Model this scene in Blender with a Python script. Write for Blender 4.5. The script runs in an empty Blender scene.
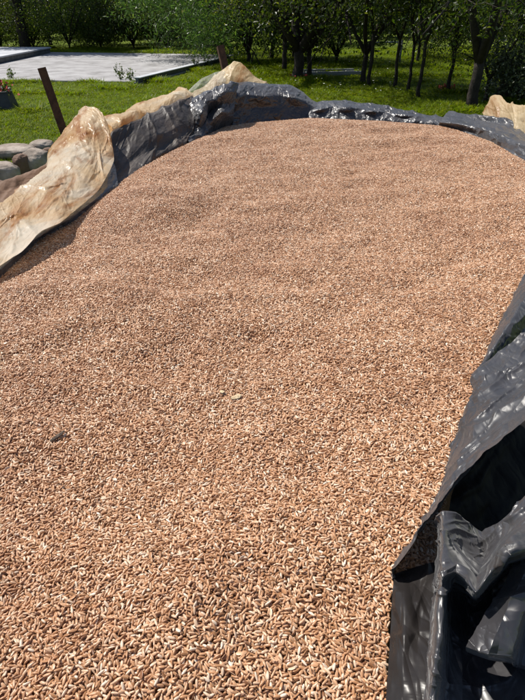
import bpy, math, random
import numpy as np
from mathutils import Vector, Matrix

# ------------------------------------------------------------------ camera, sky, sun
PI = math.pi; R = math.radians
sc = bpy.context.scene
C = sc.collection
CAM_Z = 1.30; F = 530.0; PITCH = math.atan(340 / 530)      # focal length in pixels of a 525x700 frame
cam = bpy.data.cameras.new('camera'); co = bpy.data.objects.new('camera', cam); C.objects.link(co)
co.location = (0, 0, CAM_Z); co.rotation_euler = (PI / 2 - PITCH, 0, 0)
cam.sensor_fit = 'VERTICAL'; cam.angle = 2 * math.atan(350 / F)
cam.clip_start = .02; cam.clip_end = 2000
sc.camera = co
SUN_AZ = R(-58); SUN_EL = R(57)
w = bpy.data.worlds.new('World'); sc.world = w; w.use_nodes = True
nt = w.node_tree; sky = nt.nodes.new('ShaderNodeTexSky'); sky.sky_type = 'NISHITA'; sky.sun_disc = False
sky.sun_elevation = SUN_EL; sky.sun_rotation = SUN_AZ
nt.links.new(sky.outputs[0], nt.nodes['Background'].inputs[0]); nt.nodes['Background'].inputs[1].default_value = .085
sl = bpy.data.lights.new('sun', 'SUN'); so = bpy.data.objects.new('sun', sl); C.objects.link(so)
sl.energy = 5.0; sl.angle = R(.53); sl.color = (1, .955, .88)
sd = Vector((math.sin(SUN_AZ) * math.cos(SUN_EL), math.cos(SUN_AZ) * math.cos(SUN_EL), math.sin(SUN_EL)))
so.rotation_euler = sd.to_track_quat('Z', 'Y').to_euler(); so.location = sd * 30
sc.view_settings.view_transform = 'Standard'; sc.view_settings.look = 'None'
sc.view_settings.exposure = 0.36; sc.view_settings.gamma = 1
sc.cycles.use_denoising = True
sc.cycles.max_bounces = 8; sc.cycles.transparent_max_bounces = 8
sc.cycles.sample_clamp_indirect = 6

rng = np.random.default_rng(7)
ZG = CAM_Z - .365                                            # height of the grain surface

# ------------------------------------------------------------------ helpers
def ray(px, py):
    a = (px - 262.5) / F; b = (350 - py) / F
    return np.array([a, math.cos(PITCH) + b * math.sin(PITCH), -math.sin(PITCH) + b * math.cos(PITCH)])
def PZ(px, py, z=0.0):                                       # where the sight line meets height z
    r = ray(px, py); t = (z - CAM_Z) / r[2]; return np.array([0, 0, CAM_Z]) + r * t
def PY(px, py, y):                                           # where it meets distance y
    r = ray(px, py); return np.array([0, 0, CAM_Z]) + r * (y / r[1])
def PG(px, py, h=0.0): return PZ(px, py, ZG + h)

def tag(o, label=None, cat=None, group=None, kind=None):
    if label: o['label'] = label
    if cat: o['category'] = cat
    if group: o['group'] = group
    if kind: o['kind'] = kind
    return o
def empty(name, loc=(0, 0, 0), rz=0, **k):
    o = bpy.data.objects.new(name, None); C.objects.link(o); o.location = loc; o.rotation_euler = (0, 0, rz)
    return tag(o, **k)
def mesh_np(name, verts, faces_flat, nper, mat=None, smooth=False):
    me = bpy.data.meshes.new(name)
    verts = np.asarray(verts, dtype=np.float32); faces_flat = np.asarray(faces_flat, dtype=np.int32).ravel()
    me.vertices.add(len(verts)); me.vertices.foreach_set('co', verts.ravel())
    nf = len(faces_flat) // nper if nper else 0
    if nf:
        me.loops.add(len(faces_flat)); me.loops.foreach_set('vertex_index', faces_flat)
        me.polygons.add(nf); me.polygons.foreach_set('loop_start', np.arange(0, nf * nper, nper, dtype=np.int32))
        me.polygons.foreach_set('use_smooth', np.full(nf, smooth, dtype=bool))
    me.update(calc_edges=True)
    if mat: me.materials.append(mat)
    return me
def obj(name, me, parent=None, **k):
    o = bpy.data.objects.new(name, me); C.objects.link(o)
    if parent: o.parent = parent
    return tag(o, **k)
class MB:                                                    # collects quads
    def __init__(s): s.v = []; s.f = []; s.n = 0
    def add(s, v, f):
        s.v.append(np.asarray(v, float)); s.f.append(np.asarray(f, int) + s.n); s.n += len(v); return s
    def grid(s, P, closed=False):
        n, m = P.shape[:2]; idx = np.arange(n * m).reshape(n, m)
        if closed: idx = np.concatenate([idx, idx[:, :1]], 1)
        f = np.stack([idx[:-1, :-1], idx[:-1, 1:], idx[1:, 1:], idx[1:, :-1]], -1).reshape(-1, 4)
        return s.add(P.reshape(-1, 3), f)
    def tube(s, pts, rad, k=8, cap=True):
        pts = np.asarray(pts, float); rad = np.asarray(rad, float) * np.ones(len(pts)); rings = []
        T = np.gradient(pts, axis=0); u = None
        for i in range(len(pts)):
            t = T[i] / (np.linalg.norm(T[i]) + 1e-9)
            if u is None: u = np.cross(t, [0.31, 0.2, 0.93] if abs(t[2]) < .9 else [1, 0, 0])
            u = u - t * u.dot(t); u /= np.linalg.norm(u) + 1e-9; v = np.cross(t, u)
            a = np.arange(k) * 2 * PI / k
            rings.append(pts[i] + rad[i] * (np.cos(a)[:, None] * u + np.sin(a)[:, None] * v))
        P = np.array(rings)
        if cap: P = np.concatenate([np.repeat(pts[:1, None], k, 1), P, np.repeat(pts[-1:, None], k, 1)], 0)
        return s.grid(P, True)
    def box(s, c, size, rot=None, bev=.0):
        hx, hy, hz = np.array(size) / 2
        v = np.array([[x, y, z] for z in (-hz, hz) for y in (-hy, hy) for x in (-hx, hx)])
        if rot is not None: v = v @ np.array(rot).T
        return s.add(v + np.array(c), [[0, 2, 3, 1], [4, 5, 7, 6], [0, 1, 5, 4], [2, 6, 7, 3], [0, 4, 6, 2], [1, 3, 7, 5]])
    def prism(s, poly, z0, z1):                              # quads only: polygon of 4 corners
        p = np.array(poly, float)[:, :2]
        v = np.concatenate([np.c_[p, np.full(4, z0)], np.c_[p, np.full(4, z1)]])
        return s.add(v, [[3, 2, 1, 0], [4, 5, 6, 7]] + [[i, (i + 1) % 4, 4 + (i + 1) % 4, 4 + i] for i in range(4)])
    def me(s, name, mat, smooth=False): return mesh_np(name, np.concatenate(s.v), np.concatenate(s.f), 4, mat, smooth)

def _h(ix, iy, iz, seed):
    n = (ix * 73856093) ^ (iy * 19349663) ^ (iz * 83492791) ^ (seed * 2654435761 & 0x7fffffff)
    n = (n ^ (n >> 13)) & 0x7fffffff; n = (n * 1274126177) & 0x7fffffff; n ^= n >> 15
    return (n & 0xffff) / 65535.0
def vnoise(p, seed=0):                                       # value noise 0..1, p (...,3)
    p = np.asarray(p, float); i = np.floor(p).astype(np.int64); f = p - i; f = f * f * f * (f * (f * 6 - 15) + 10)
    r = 0
    for dx in (0, 1):
        for dy in (0, 1):
            for dz in (0, 1):
                wgt = (f[..., 0] if dx else 1 - f[..., 0]) * (f[..., 1] if dy else 1 - f[..., 1]) * (f[..., 2] if dz else 1 - f[..., 2])
                r = r + wgt * _h(i[..., 0] + dx, i[..., 1] + dy, i[..., 2] + dz, seed)
    return r
def fbm(p, oct=4, seed=0):
    p = np.asarray(p, float); r = 0; a = .5
    for k in range(oct): r = r + a * vnoise(p * 2 ** k + 17.3 * k, seed + k); a *= .5
    return r
def ridge(p, seed=0): return 1 - np.abs(2 * vnoise(p, seed) - 1)

# ------------------------------------------------------------------ materials
def mat(name):
    m = bpy.data.materials.new(name); m.use_nodes = True; n = m.node_tree; return m, n, n.nodes['Principled BSDF'], n.nodes['Material Output']
def N(n, t, **k):
    d = n.nodes.new(t)
    for a, b in k.items():
        if a.startswith('i_'): d.inputs[int(a[2:])].default_value = b
        else: setattr(d, a, b)
    return d
def ramp(n, stops, fac):
    r = n.nodes.new('ShaderNodeValToRGB'); e = r.color_ramp.elements
    while len(e) < len(stops): e.new(.5)
    for q, (p, c) in zip(e, stops): q.position = p; q.color = (*c, 1) if len(c) == 3 else c
    n.links.new(fac, r.inputs[0]); return r
def noise(n, scale, detail=4, rough=.55, vec=None, dist=0):
    t = n.nodes.new('ShaderNodeTexNoise'); t.inputs['Scale'].default_value = scale; t.inputs['Detail'].default_value = detail
    t.inputs['Roughness'].default_value = rough; t.inputs['Distortion'].default_value = dist
    if vec is None: vec = n.nodes.new('ShaderNodeTexCoord').outputs['Object']
    n.links.new(vec, t.inputs['Vector']); return t
def bump(n, h, strength, dist, prev=None):
    b = n.nodes.new('ShaderNodeBump'); b.inputs['Strength'].default_value = strength; b.inputs['Distance'].default_value = dist
    n.links.new(h, b.inputs['Height'])
    if prev: n.links.new(prev.outputs[0], b.inputs['Normal'])
    return b
def noisy(name, stops, scale, rough=.8, bs=.5, bd=.01, bscale=None, spec=.3, detail=6):
    m, n, p, o = mat(name); t = noise(n, scale, detail, .62); r = ramp(n, stops, t.outputs[0])
    n.links.new(r.outputs[0], p.inputs['Base Color']); p.inputs['Roughness'].default_value = rough
    p.inputs['Specular IOR Level'].default_value = spec
    t2 = noise(n, bscale or scale * 4, 6, .65); b = bump(n, t2.outputs[0], bs, bd); n.links.new(b.outputs[0], p.inputs['Normal']); return m

def m_grain():
    m, n, p, o = mat('grain_husk')
    oi = n.nodes.new('ShaderNodeObjectInfo')
    r = ramp(n, [(0, (.22, .085, .03)), (.09, (.40, .19, .075)), (.35, (.61, .325, .158)), (.7, (.73, .45, .265)), (.9, (.83, .62, .44)), (1, (.89, .77, .63))], oi.outputs['Random'])
    tc = n.nodes.new('ShaderNodeTexCoord')
    mp = n.nodes.new('ShaderNodeMapping'); mp.inputs['Scale'].default_value = (.25, 1, 1); n.links.new(tc.outputs['Object'], mp.inputs[0])
    t = noise(n, 1500, 2, .5, mp.outputs[0]); t.location = (0, 0)
    mx = N(n, 'ShaderNodeMix', data_type='RGBA', blend_type='MULTIPLY'); mx.inputs[0].default_value = .4
    r2 = ramp(n, [(.3, (.62, .52, .42)), (.6, (1, 1, 1))], t.outputs[0])
    gp = n.nodes.new('ShaderNodeNewGeometry'); tp_ = noise(n, 7, 5, .65, gp.outputs['Position']); r3 = ramp(n, [(.36, (.84, .74, .66)), (.52, (1, .97, .94)), (.64, (1.0, 1.0, 1.0))], tp_.outputs[0])
    m3 = N(n, 'ShaderNodeMix', data_type='RGBA', blend_type='MULTIPLY'); m3.inputs[0].default_value = .9; n.links.new(r.outputs[0], m3.inputs[6]); n.links.new(r3.outputs[0], m3.inputs[7])
    n.links.new(m3.outputs[2], mx.inputs[6]); n.links.new(r2.outputs[0], mx.inputs[7]); n.links.new(mx.outputs[2], p.inputs['Base Color'])
    p.inputs['Roughness'].default_value = .38; p.inputs['Specular IOR Level'].default_value = .7
    p.inputs['Sheen Weight'].default_value = .8; p.inputs['Sheen Roughness'].default_value = .45; p.inputs['Sheen Tint'].default_value = (1, .86, .68, 1)
    tl = n.nodes.new('ShaderNodeBsdfTranslucent'); n.links.new(mx.outputs[2], tl.inputs[0]); ms = n.nodes.new('ShaderNodeMixShader'); ms.inputs[0].default_value = .22
    n.links.new(p.outputs[0], ms.inputs[1]); n.links.new(tl.outputs[0], ms.inputs[2]); n.links.new(ms.outputs[0], o.inputs[0])
    return m
def m_film(name, stops, rough, crumple=.35, trans=0.0, stain=None, scale=1.0, spec=.5, alpha=1.0, dust=None):
    m, n, p, o = mat(name)
    tc = n.nodes.new('ShaderNodeTexCoord').outputs['Object']
    t = noise(n, 5 * scale, 6, .6, tc, .6); r = ramp(n, stops, t.outputs[0]); col = r.outputs[0]
    if stain:
        mp = n.nodes.new('ShaderNodeMapping'); mp.inputs['Scale'].default_value = (1.3, .3, .8); mp.inputs['Rotation'].default_value = (.3, .2, .5); n.links.new(tc, mp.inputs[0])
        ts = noise(n, stain[1] * scale, 9, .68, mp.outputs[0], 1.2)
        rs = ramp(n, [(stain[2], (0, 0, 0)), (stain[2] + .12, (1, 1, 1))], ts.outputs[0])
        tv = noise(n, 30, 5, .7, tc); rv = ramp(n, [(.3, stain[0]), (.7, stain[3])], tv.outputs[0])
        mx = N(n, 'ShaderNodeMix', data_type='RGBA'); n.links.new(rs.outputs[0], mx.inputs[0]); n.links.new(col, mx.inputs[6]); n.links.new(rv.outputs[0], mx.inputs[7]); col = mx.outputs[2]
    n.links.new(col, p.inputs['Base Color']); p.inputs['Specular IOR Level'].default_value = spec
    if dust:
        p.inputs['Sheen Weight'].default_value = dust; p.inputs['Sheen Roughness'].default_value = .5
    tr = noise(n, 14 * scale, 4, .6, tc); rr = N(n, 'ShaderNodeMapRange', i_1=.3, i_2=.7, i_3=rough - .1, i_4=rough + .14)
    n.links.new(tr.outputs[0], rr.inputs[0]); n.links.new(rr.outputs[0], p.inputs['Roughness'])
    # crinkles: long thin creases running in a few directions
    prev = None
    for k_, (s_, st_, d) in enumerate(((14, 3.0, .030), (25, 4.0, .018), (47, 2.2, .0085), (85, 2.8, .0042))):
        mp = n.nodes.new('ShaderNodeMapping'); mp.inputs['Rotation'].default_value = (.4 * k_, .7 * k_ + .3, 1.1 * k_ + .5); mp.inputs['Scale'].default_value = (1, 1 / st_, 1)
        n.links.new(tc, mp.inputs[0])
        v = n.nodes.new('ShaderNodeTexNoise'); v.inputs['Scale'].default_value = s_ * scale; v.inputs['Detail'].default_value = 0.6
        v.inputs['Distortion'].default_value = .45; n.links.new(mp.outputs[0], v.inputs['Vector'])
        m1 = N(n, 'ShaderNodeMath', operation='SUBTRACT'); m1.inputs[1].default_value = .5; n.links.new(v.outputs[0], m1.inputs[0])
        m2 = N(n, 'ShaderNodeMath', operation='ABSOLUTE'); n.links.new(m1.outputs[0], m2.inputs[0])
        prev = bump(n, m2.outputs[0], 1.0, d * crumple / scale, prev)
    n.links.new(prev.outputs[0], p.inputs['Normal'])
    out = p.outputs[0]
    if trans:
        tl = n.nodes.new('ShaderNodeBsdfTranslucent'); n.links.new(col, tl.inputs[0]); n.links.new(prev.outputs[0], tl.inputs[1])
        ms = n.nodes.new('ShaderNodeMixShader'); ms.inputs[0].default_value = trans
        n.links.new(out, ms.inputs[1]); n.links.new(tl.outputs[0], ms.inputs[2]); out = ms.outputs[0]
    if alpha < 1:
        tp = n.nodes.new('ShaderNodeBsdfTransparent'); ms = n.nodes.new('ShaderNodeMixShader'); ms.inputs[0].default_value = alpha
        n.links.new(tp.outputs[0], ms.inputs[1]); n.links.new(out, ms.inputs[2]); out = ms.outputs[0]
    n.links.new(out, o.inputs[0]); return m
def m_leaf(name, dark, mid, lit, trans=.35, spec=.5):
    m, n, p, o = mat(name); g = n.nodes.new('ShaderNodeNewGeometry')
    r = ramp(n, [(0, dark), (.62, mid), (.86, mid), (1, lit)], g.outputs['Random Per Island'])  # a few random leaves take the bright colour, painting in sunlit flecks
    t = noise(n, 1.4, 3, .6); r2 = ramp(n, [(.3, (.55, .6, .5)), (.7, (1, 1, .9))], t.outputs[0])
    oi = n.nodes.new('ShaderNodeObjectInfo'); h1 = N(n, 'ShaderNodeHueSaturation'); a1 = N(n, 'ShaderNodeMapRange', i_3=.475, i_4=.515); a2 = N(n, 'ShaderNodeMapRange', i_3=.45, i_4=1.25)  # hue varies per plant; value spread paints dark masses and lit patches
    wn = N(n, 'ShaderNodeTexWhiteNoise', noise_dimensions='1D'); n.links.new(oi.outputs['Random'], wn.inputs['W'])
    n.links.new(oi.outputs['Random'], a1.inputs[0]); n.links.new(wn.outputs['Value'], a2.inputs[0]); n.links.new(a1.outputs[0], h1.inputs['Hue']); n.links.new(a2.outputs[0], h1.inputs['Value']); n.links.new(r.outputs[0], h1.inputs['Color'])
    mx = N(n, 'ShaderNodeMix', data_type='RGBA', blend_type='MULTIPLY'); mx.inputs[0].default_value = 1
    n.links.new(h1.outputs[0], mx.inputs[6]); n.links.new(r2.outputs[0], mx.inputs[7])
    n.links.new(mx.outputs[2], p.inputs['Base Color']); p.inputs['Roughness'].default_value = .4; p.inputs['Specular IOR Level'].default_value = spec
    tl = n.nodes.new('ShaderNodeBsdfTranslucent'); hs = N(n, 'ShaderNodeHueSaturation'); hs.inputs['Value'].default_value = 1.75; hs.inputs['Saturation'].default_value = 1.1
    n.links.new(mx.outputs[2], hs.inputs['Color']); n.links.new(hs.outputs[0], tl.inputs[0])
    ms = n.nodes.new('ShaderNodeMixShader'); ms.inputs[0].default_value = trans
    n.links.new(p.outputs[0], ms.inputs[1]); n.links.new(tl.outputs[0], ms.inputs[2]); n.links.new(ms.outputs[0], o.inputs[0]); return m

M = {}
M['grain'] = m_grain()
M['grainbase'] = noisy('grain_bed', [(.3, (.26, .12, .05)), (.7, (.46, .25, .11))], 260, .8, .8, .004, 300)
M['black'] = m_film('black_film', [(.3, (.021, .020, .022)), (.62, (.038, .036, .039)), (.8, (.064, .060, .062))], .38, .95, spec=.7, dust=.12)
M['blackback'] = m_film('dusty_black_film', [(.3, (.030, .025, .022)), (.55, (.058, .047, .040)), (.78, (.13, .098, .075))], .52, .5, spec=.35)
M['blackshaded'] = m_film('shaded_black_film', [(.3, (.010, .009, .009)), (.6, (.022, .019, .018)), (.8, (.035, .03, .027))], .27, .7, spec=.22)  # same film as the black one, its shade put into a darker colour
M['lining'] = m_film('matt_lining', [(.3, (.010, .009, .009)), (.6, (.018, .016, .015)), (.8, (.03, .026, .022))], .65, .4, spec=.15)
M['white'] = m_film('white_film', [(.30, (.60, .34, .13)), (.48, (.76, .56, .34)), (.64, (.84, .74, .59))], .34, .5, trans=.5,
                    stain=((.32, .12, .035), 8, .50, (.60, .31, .11)), spec=.5)
M['whiteclean'] = m_film('pale_film', [(.25, (.58, .42, .24)), (.6, (.75, .60, .38)), (.8, (.84, .74, .55))], .42, .4, trans=.5,
                    stain=((.36, .18, .07), 8, .50, (.52, .30, .14)), spec=.5)
M['clear'] = m_film('clear_film', [(.3, (.5, .5, .46)), (.7, (.7, .7, .66))], .3, .3, trans=.3, alpha=.38)
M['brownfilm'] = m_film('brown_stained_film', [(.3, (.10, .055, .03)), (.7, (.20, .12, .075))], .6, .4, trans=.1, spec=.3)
M['rust'] = noisy('rusty_iron', [(.3, (.045, .022, .016)), (.6, (.11, .05, .03)), (.8, (.17, .08, .04))], 40, .85, .6, .002)
M['concrete'] = noisy('weathered_concrete', [(.3, (.17, .165, .16)), (.5, (.30, .29, .29)), (.7, (.39, .385, .385))], 2.2, .9, .5, .01, 18)
M['panel'] = noisy('grey_panel', [(.3, (.34, .35, .37)), (.7, (.50, .51, .53))], 1.5, .8, .4, .005)
M['beam'] = noisy('dark_beam', [(.3, (.07, .075, .08)), (.7, (.17, .175, .18))], 6, .6, .4, .004)
M['bark'] = noisy('bark', [(.3, (.013, .010, .008)), (.7, (.045, .036, .029))], 9, .95, 1, .02, 22)
M['leafA'] = m_leaf('orchard_leaf', (.038, .065, .010), (.080, .125, .020), (.24, .27, .05), .5)
M['leafB'] = m_leaf('hedge_leaf', (.030, .052, .009), (.065, .098, .018), (.24, .24, .05), .5)
M['leafC'] = m_leaf('soft_needle', (.038, .070, .014), (.080, .130, .030), (.17, .21, .05), .5)
M['leafD'] = m_leaf('grey_leaf', (.04, .05, .028), (.075, .09, .05), (.14, .14, .09), .2)
M['grass'] = m_leaf('grass_blade', (.11, .18, .008), (.205, .28, .012), (.36, .34, .065), .4, .15)
M['weed'] = m_leaf('weed_leaf', (.05, .09, .02), (.09, .13, .03), (.16, .18, .06), .35)
M['soil'] = noisy('turf', [(.3, (.09, .12, .016)), (.55, (.13, .18, .024)), (.75, (.20, .20, .05))], 1.6, .95, .7, .03, 30, .1)
M['stone'] = noisy('fieldstone', [(.3, (.12, .09, .07)), (.5, (.27, .22, .18)), (.72, (.46, .40, .34))], 5, .8, .7, .01, 25)
M['stoneb'] = noisy('brown_stone', [(.25, (.09, .05, .035)), (.6, (.19, .12, .085)), (.8, (.28, .19, .14))], 6, .8, .7, .01, 25)
M['pot'] = noisy('dark_pot', [(.3, (.035, .037, .042)), (.7, (.06, .063, .07))], 12, .6, .3, .003)
M['red'] = noisy('red_petal', [(.3, (.35, .03, .03)), (.7, (.6, .10, .08))], 20, .6, .1, .002)
M['wflower'] = noisy('white_petal', [(.3, (.7, .7, .6)), (.7, (.85, .85, .8))], 20, .6, .1, .002)
M['chip'] = noisy('grey_bark_chip', [(.3, (.08, .055, .04)), (.7, (.24, .18, .13))], 160, .8, .8, .001, 500)
M['husk'] = noisy('pale_husk', [(.3, (.42, .30, .17)), (.7, (.68, .55, .36))], 160, .6, .6, .001, 500)
M['trough'] = noisy('grey_trough', [(.3, (.16, .17, .18)), (.7, (.26, .27, .28))], 3, .8, .4, .006)

def points_gn(name, pts, rots, scl, protos, parent=None, idx=None, **k):
    me = mesh_np(name, pts, [], 0)
    a = me.attributes.new('rot', 'FLOAT_VECTOR', 'POINT'); a.data.foreach_set('vector', np.asarray(rots, np.float32).ravel())
    a = me.attributes.new('scl', 'FLOAT_VECTOR', 'POINT'); a.data.foreach_set('vector', np.asarray(scl, np.float32).ravel())
    if idx is not None:
        a = me.attributes.new('pick', 'INT', 'POINT'); a.data.foreach_set('value', np.asarray(idx, np.int32))
    o = obj(name, me, parent, **k)
    g = bpy.data.node_groups.new(name, 'GeometryNodeTree')
    g.interface.new_socket('Geometry', in_out='INPUT', socket_type='NodeSocketGeometry')
    g.interface.new_socket('Geometry', in_out='OUTPUT', socket_type='NodeSocketGeometry')
    gi = g.nodes.new('NodeGroupInput'); go = g.nodes.new('NodeGroupOutput'); ip = g.nodes.new('GeometryNodeInstanceOnPoints')
    g.links.new(gi.outputs[0], ip.inputs['Points'])
    jn = g.nodes.new('GeometryNodeJoinGeometry')
    for p in reversed(protos):
        oi = g.nodes.new('GeometryNodeObjectInfo'); oi.inputs['Object'].default_value = p; oi.inputs['As Instance'].default_value = True
        g.links.new(oi.outputs['Geometry'], jn.inputs[0])
    g.links.new(jn.outputs[0], ip.inputs['Instance'])
    if len(protos) > 1: ip.inputs['Pick Instance'].default_value = True
    if idx is not None:
        q = g.nodes.new('GeometryNodeInputNamedAttribute'); q.data_type = 'INT'; q.inputs[0].default_value = 'pick'; g.links.new(q.outputs[0], ip.inputs['Instance Index'])
    q = g.nodes.new('GeometryNodeInputNamedAttribute'); q.data_type = 'FLOAT_VECTOR'; q.inputs[0].default_value = 'rot'
    er = g.nodes.new('FunctionNodeEulerToRotation'); g.links.new(q.outputs[0], er.inputs[0]); g.links.new(er.outputs[0], ip.inputs['Rotation'])
    q = g.nodes.new('GeometryNodeInputNamedAttribute'); q.data_type = 'FLOAT_VECTOR'; q.inputs[0].default_value = 'scl'; g.links.new(q.outputs[0], ip.inputs['Scale'])
    g.links.new(ip.outputs[0], go.inputs[0])
    md = o.modifiers.new('scatter', 'NODES'); md.node_group = g
    return o

# ------------------------------------------------------------------ ground
SLAB = [PZ(-160, 77.0, .06)[:2], PZ(139, 81.5, .06)[:2], PZ(234, 54.5, .06)[:2], PZ(-30, 51, .06)[:2]]
xs = np.concatenate([np.linspace(-900, -60, 8), np.linspace(-40, 40, 81), np.linspace(60, 900, 8)])
ys = np.concatenate([np.linspace(-400, -30, 6), np.linspace(-20, 50, 71), np.linspace(70, 1200, 10)])
X, Y = np.meshgrid(xs, ys); Zg = (fbm(np.stack([X * .35, Y * .35, X * 0], -1), 3, 5) - .45) * .16 * np.clip((Y - 4) / 4, 0, 1)
Zg = np.where((np.abs(X) > 45) | (Y > 55) | (Y < -20), 0, Zg)
def ground_z(x, y):
    x = np.asarray(x, float); y = np.asarray(y, float)
    ix = np.clip(np.searchsorted(xs, x) - 1, 0, len(xs) - 2); iy = np.clip(np.searchsorted(ys, y) - 1, 0, len(ys) - 2)
    fx = (x - xs[ix]) / (xs[ix + 1] - xs[ix]); fy = (y - ys[iy]) / (ys[iy + 1] - ys[iy])
    return (Zg[iy, ix] * (1 - fx) + Zg[iy, ix + 1] * fx) * (1 - fy) + (Zg[iy + 1, ix] * (1 - fx) + Zg[iy + 1, ix + 1] * fx) * fy
obj('ground', MB().grid(np.stack([X, Y, Zg], -1)[:, ::-1][::-1]).me('ground', M['soil'], True), kind='structure')

def inpoly(x, y, poly):
    c = np.zeros(np.shape(x), bool); n = len(poly)
    for i in range(n):
        (x0, y0), (x1, y1) = poly[i][:2], poly[i - 1][:2]
        if y0 == y1: continue
        c ^= ((y0 > y) != (y1 > y)) & (x < (x1 - x0) * (y - y0) / (y1 - y0) + x0)
    return c

# ------------------------------------------------------------------ slab and what lies on it
def bevel(o, wd, seg=2):
    b = o.modifiers.new('bevel', 'BEVEL'); b.width = wd; b.segments = seg; b.limit_method = 'ANGLE'; return o
bevel(obj('concrete_slab', MB().prism(SLAB, -.15, .06).me('concrete_slab', M['concrete']), kind='structure'), .015)
def box_between(a, b, wd, ht, z0, mt, name, left=0.0):
    a = np.array(a[:2]); b = np.array(b[:2]); d = b - a; L = np.linalg.norm(d); d /= L; nrm = np.array([-d[1], d[0]])
    poly = [a + nrm * (left - wd / 2), b + nrm * (left - wd / 2), b + nrm * (left + wd / 2), a + nrm * (left + wd / 2)]
    return MB().prism(poly, z0, z0 + ht).me(name, mt)
o = empty('raised_panel', (0, 0, 0), label='raised grey panel, lit top coloured pale and shaded edge coloured dark, on the far left of the concrete slab', cat='panel')
a, b = PZ(-70, 76, .11), PZ(52, 51.0, .11)
bevel(obj('panel_top', box_between(a, b, 3.0, .04, .19, M['panel'], 'panel_top', 1.5), o), .01)
bevel(obj('panel_edge', box_between(a, b, .12, .12, .065, M['beam'], 'panel_edge', .12), o), .01)  # dark colour paints the shaded side, pale colour the lit top
o = empty('roller_beam', (0, 0, 0), label='dark metal beam lying along the right edge of the slab', cat='beam')
a, b = PZ(137, 80.5, .12), PZ(229, 57.5, .12)
obj('beam_web', box_between(a, b, .06, .07, .085, M['beam'], 'beam_web'), o)
bevel(obj('beam_flange', box_between(a, b, .16, .02, .156, M['panel'], 'beam_flange'), o), .005)  # pale colour paints in the light on top of the dark beam
bevel(obj('beam_flange', box_between(a, b, .16, .022, .062, M['beam'], 'beam_flange'), o), .005)
a, b = PZ(150, 84.5, 0.0), PZ(238, 60, 0.0)
bevel(obj('kerb_stone', box_between(a, b, .14, .13, -.05, M['trough'], 'kerb_stone'), label='low grey kerb running beside the dark beam at the slab edge', cat='kerb'), .02)

# ------------------------------------------------------------------ trees
def leaf_mesh(centres, size, normals=None, asp=.5, rg=rng, fold=.25):
    n = len(centres); d = rg.normal(size=(n, 3)); d[:, 2] -= .35; d /= np.linalg.norm(d, axis=1)[:, None]
    e = rg.normal(size=(n, 3)); e -= d * (e * d).sum(1)[:, None]; e /= np.linalg.norm(e, axis=1)[:, None]; nn = np.cross(d, e)
    L = (size * rg.uniform(.6, 1.3, n))[:, None]; W = L * asp
    v = np.stack([centres - d * L * .5, centres + e * W * .5 - nn * L * fold * .4, centres + d * L * .5, centres - e * W * .5 - nn * L * fold * .4], 1).reshape(-1, 3)
    return v, np.arange(4 * n).reshape(-1, 4)
def grow(rg, h_fork, r0, height, spread, nlimb, lean=(0, 0), droop=.0, levels=3):
    """a trunk with limbs: returns tubes and twig points"""
    tubes = []; tips = []
    def branch(p, d, L, r, lev):
        n = 6; pts = [p]; rad = [r]
        for i in range(n):
            d = d + rg.normal(size=3) * (.10 + .05 * lev) + np.array([0, 0, .04 - droop * lev * .12]); d = d / np.linalg.norm(d)
            pts.append(pts[-1] + d * L / n); rad.append(r * (1 - .62 * (i + 1) / n))
        tubes.append((np.array(pts), np.array(rad), max(4, 8 - 2 * lev)))
        if lev >= levels - 1: tips.extend(pts[2:])
        else:
            if lev == levels - 2: tips.extend(pts[4:])
            for k in range(5 if lev else 4):
                t = rg.uniform(.3, 1); j = min(n, int(t * n)); q = pts[j]
                side = rg.normal(size=3); side[2] = side[2] * .5 + .1 - droop * .6; side /= np.linalg.norm(side)
                nd = d * .45 + side * .85; branch(q, nd / np.linalg.norm(nd), L * rg.uniform(.42, .62), r * (1 - .6 * t) * .6, lev + 1)
    n = 7; pts = []; rad = []
    for i in range(n):
        t = i / (n - 1); pts.append([lean[0] * t + rg.normal() * .01, lean[1] * t + rg.normal() * .01, h_fork * t - .05 * (i == 0)]); rad.append(r0 * (1.25 - .3 * min(1, t * 4)) if t < .3 else r0 * (.97 - .1 * t))
    tubes.append((np.array(pts), np.array(rad), 10)); top = np.array(pts[-1])
    for k in range(nlimb):
        a = 2 * PI * (k + rg.uniform(-.25, .25)) / nlimb + 1; d = np.array([math.cos(a) * spread, math.sin(a) * spread, 1.0]); d /= np.linalg.norm(d)
        branch(top - [0, 0, .04], d, (height - h_fork) * rg.uniform(.75, 1), r0 * .76, 0)
    return tubes, np.array(tips)
def tree_data(name, rg, leafmat, size, nleaf, h_fork, r0, height, spread, nlimb, lean=(0, 0), droop=.0, clump=.22, asp=.5, skirt=0.3):
    tubes, tips = grow(rg, h_fork, r0, height, spread, nlimb, lean, droop)
    mb = MB()
    for p, r, k in tubes: mb.tube(p, r, k)
    tm = mb.me(name + '_trunk', M['bark'], True)
    c = tips[rg.integers(0, len(tips), nleaf)] + rg.normal(size=(nleaf, 3)) * clump * np.array([1, 1, .8])
    c = c[c[:, 2] > skirt + rg.uniform(-.15, .3, len(c))]
    v, f = leaf_mesh(c, size, asp=asp, rg=rg)
    return tm, mesh_np(name + '_crown', v, f, 4, leafmat)
def put_tree(name, data, x, y, rz, s, label, cat, group):
    root = empty(name, (x, y, float(ground_z(x, y))), rz, label=label, cat=cat, group=group); root.scale = (s, s, s)
    obj('trunk', data[0], root); obj('crown', data[1], root); return root
rt = np.random.default_rng(11)
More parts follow.
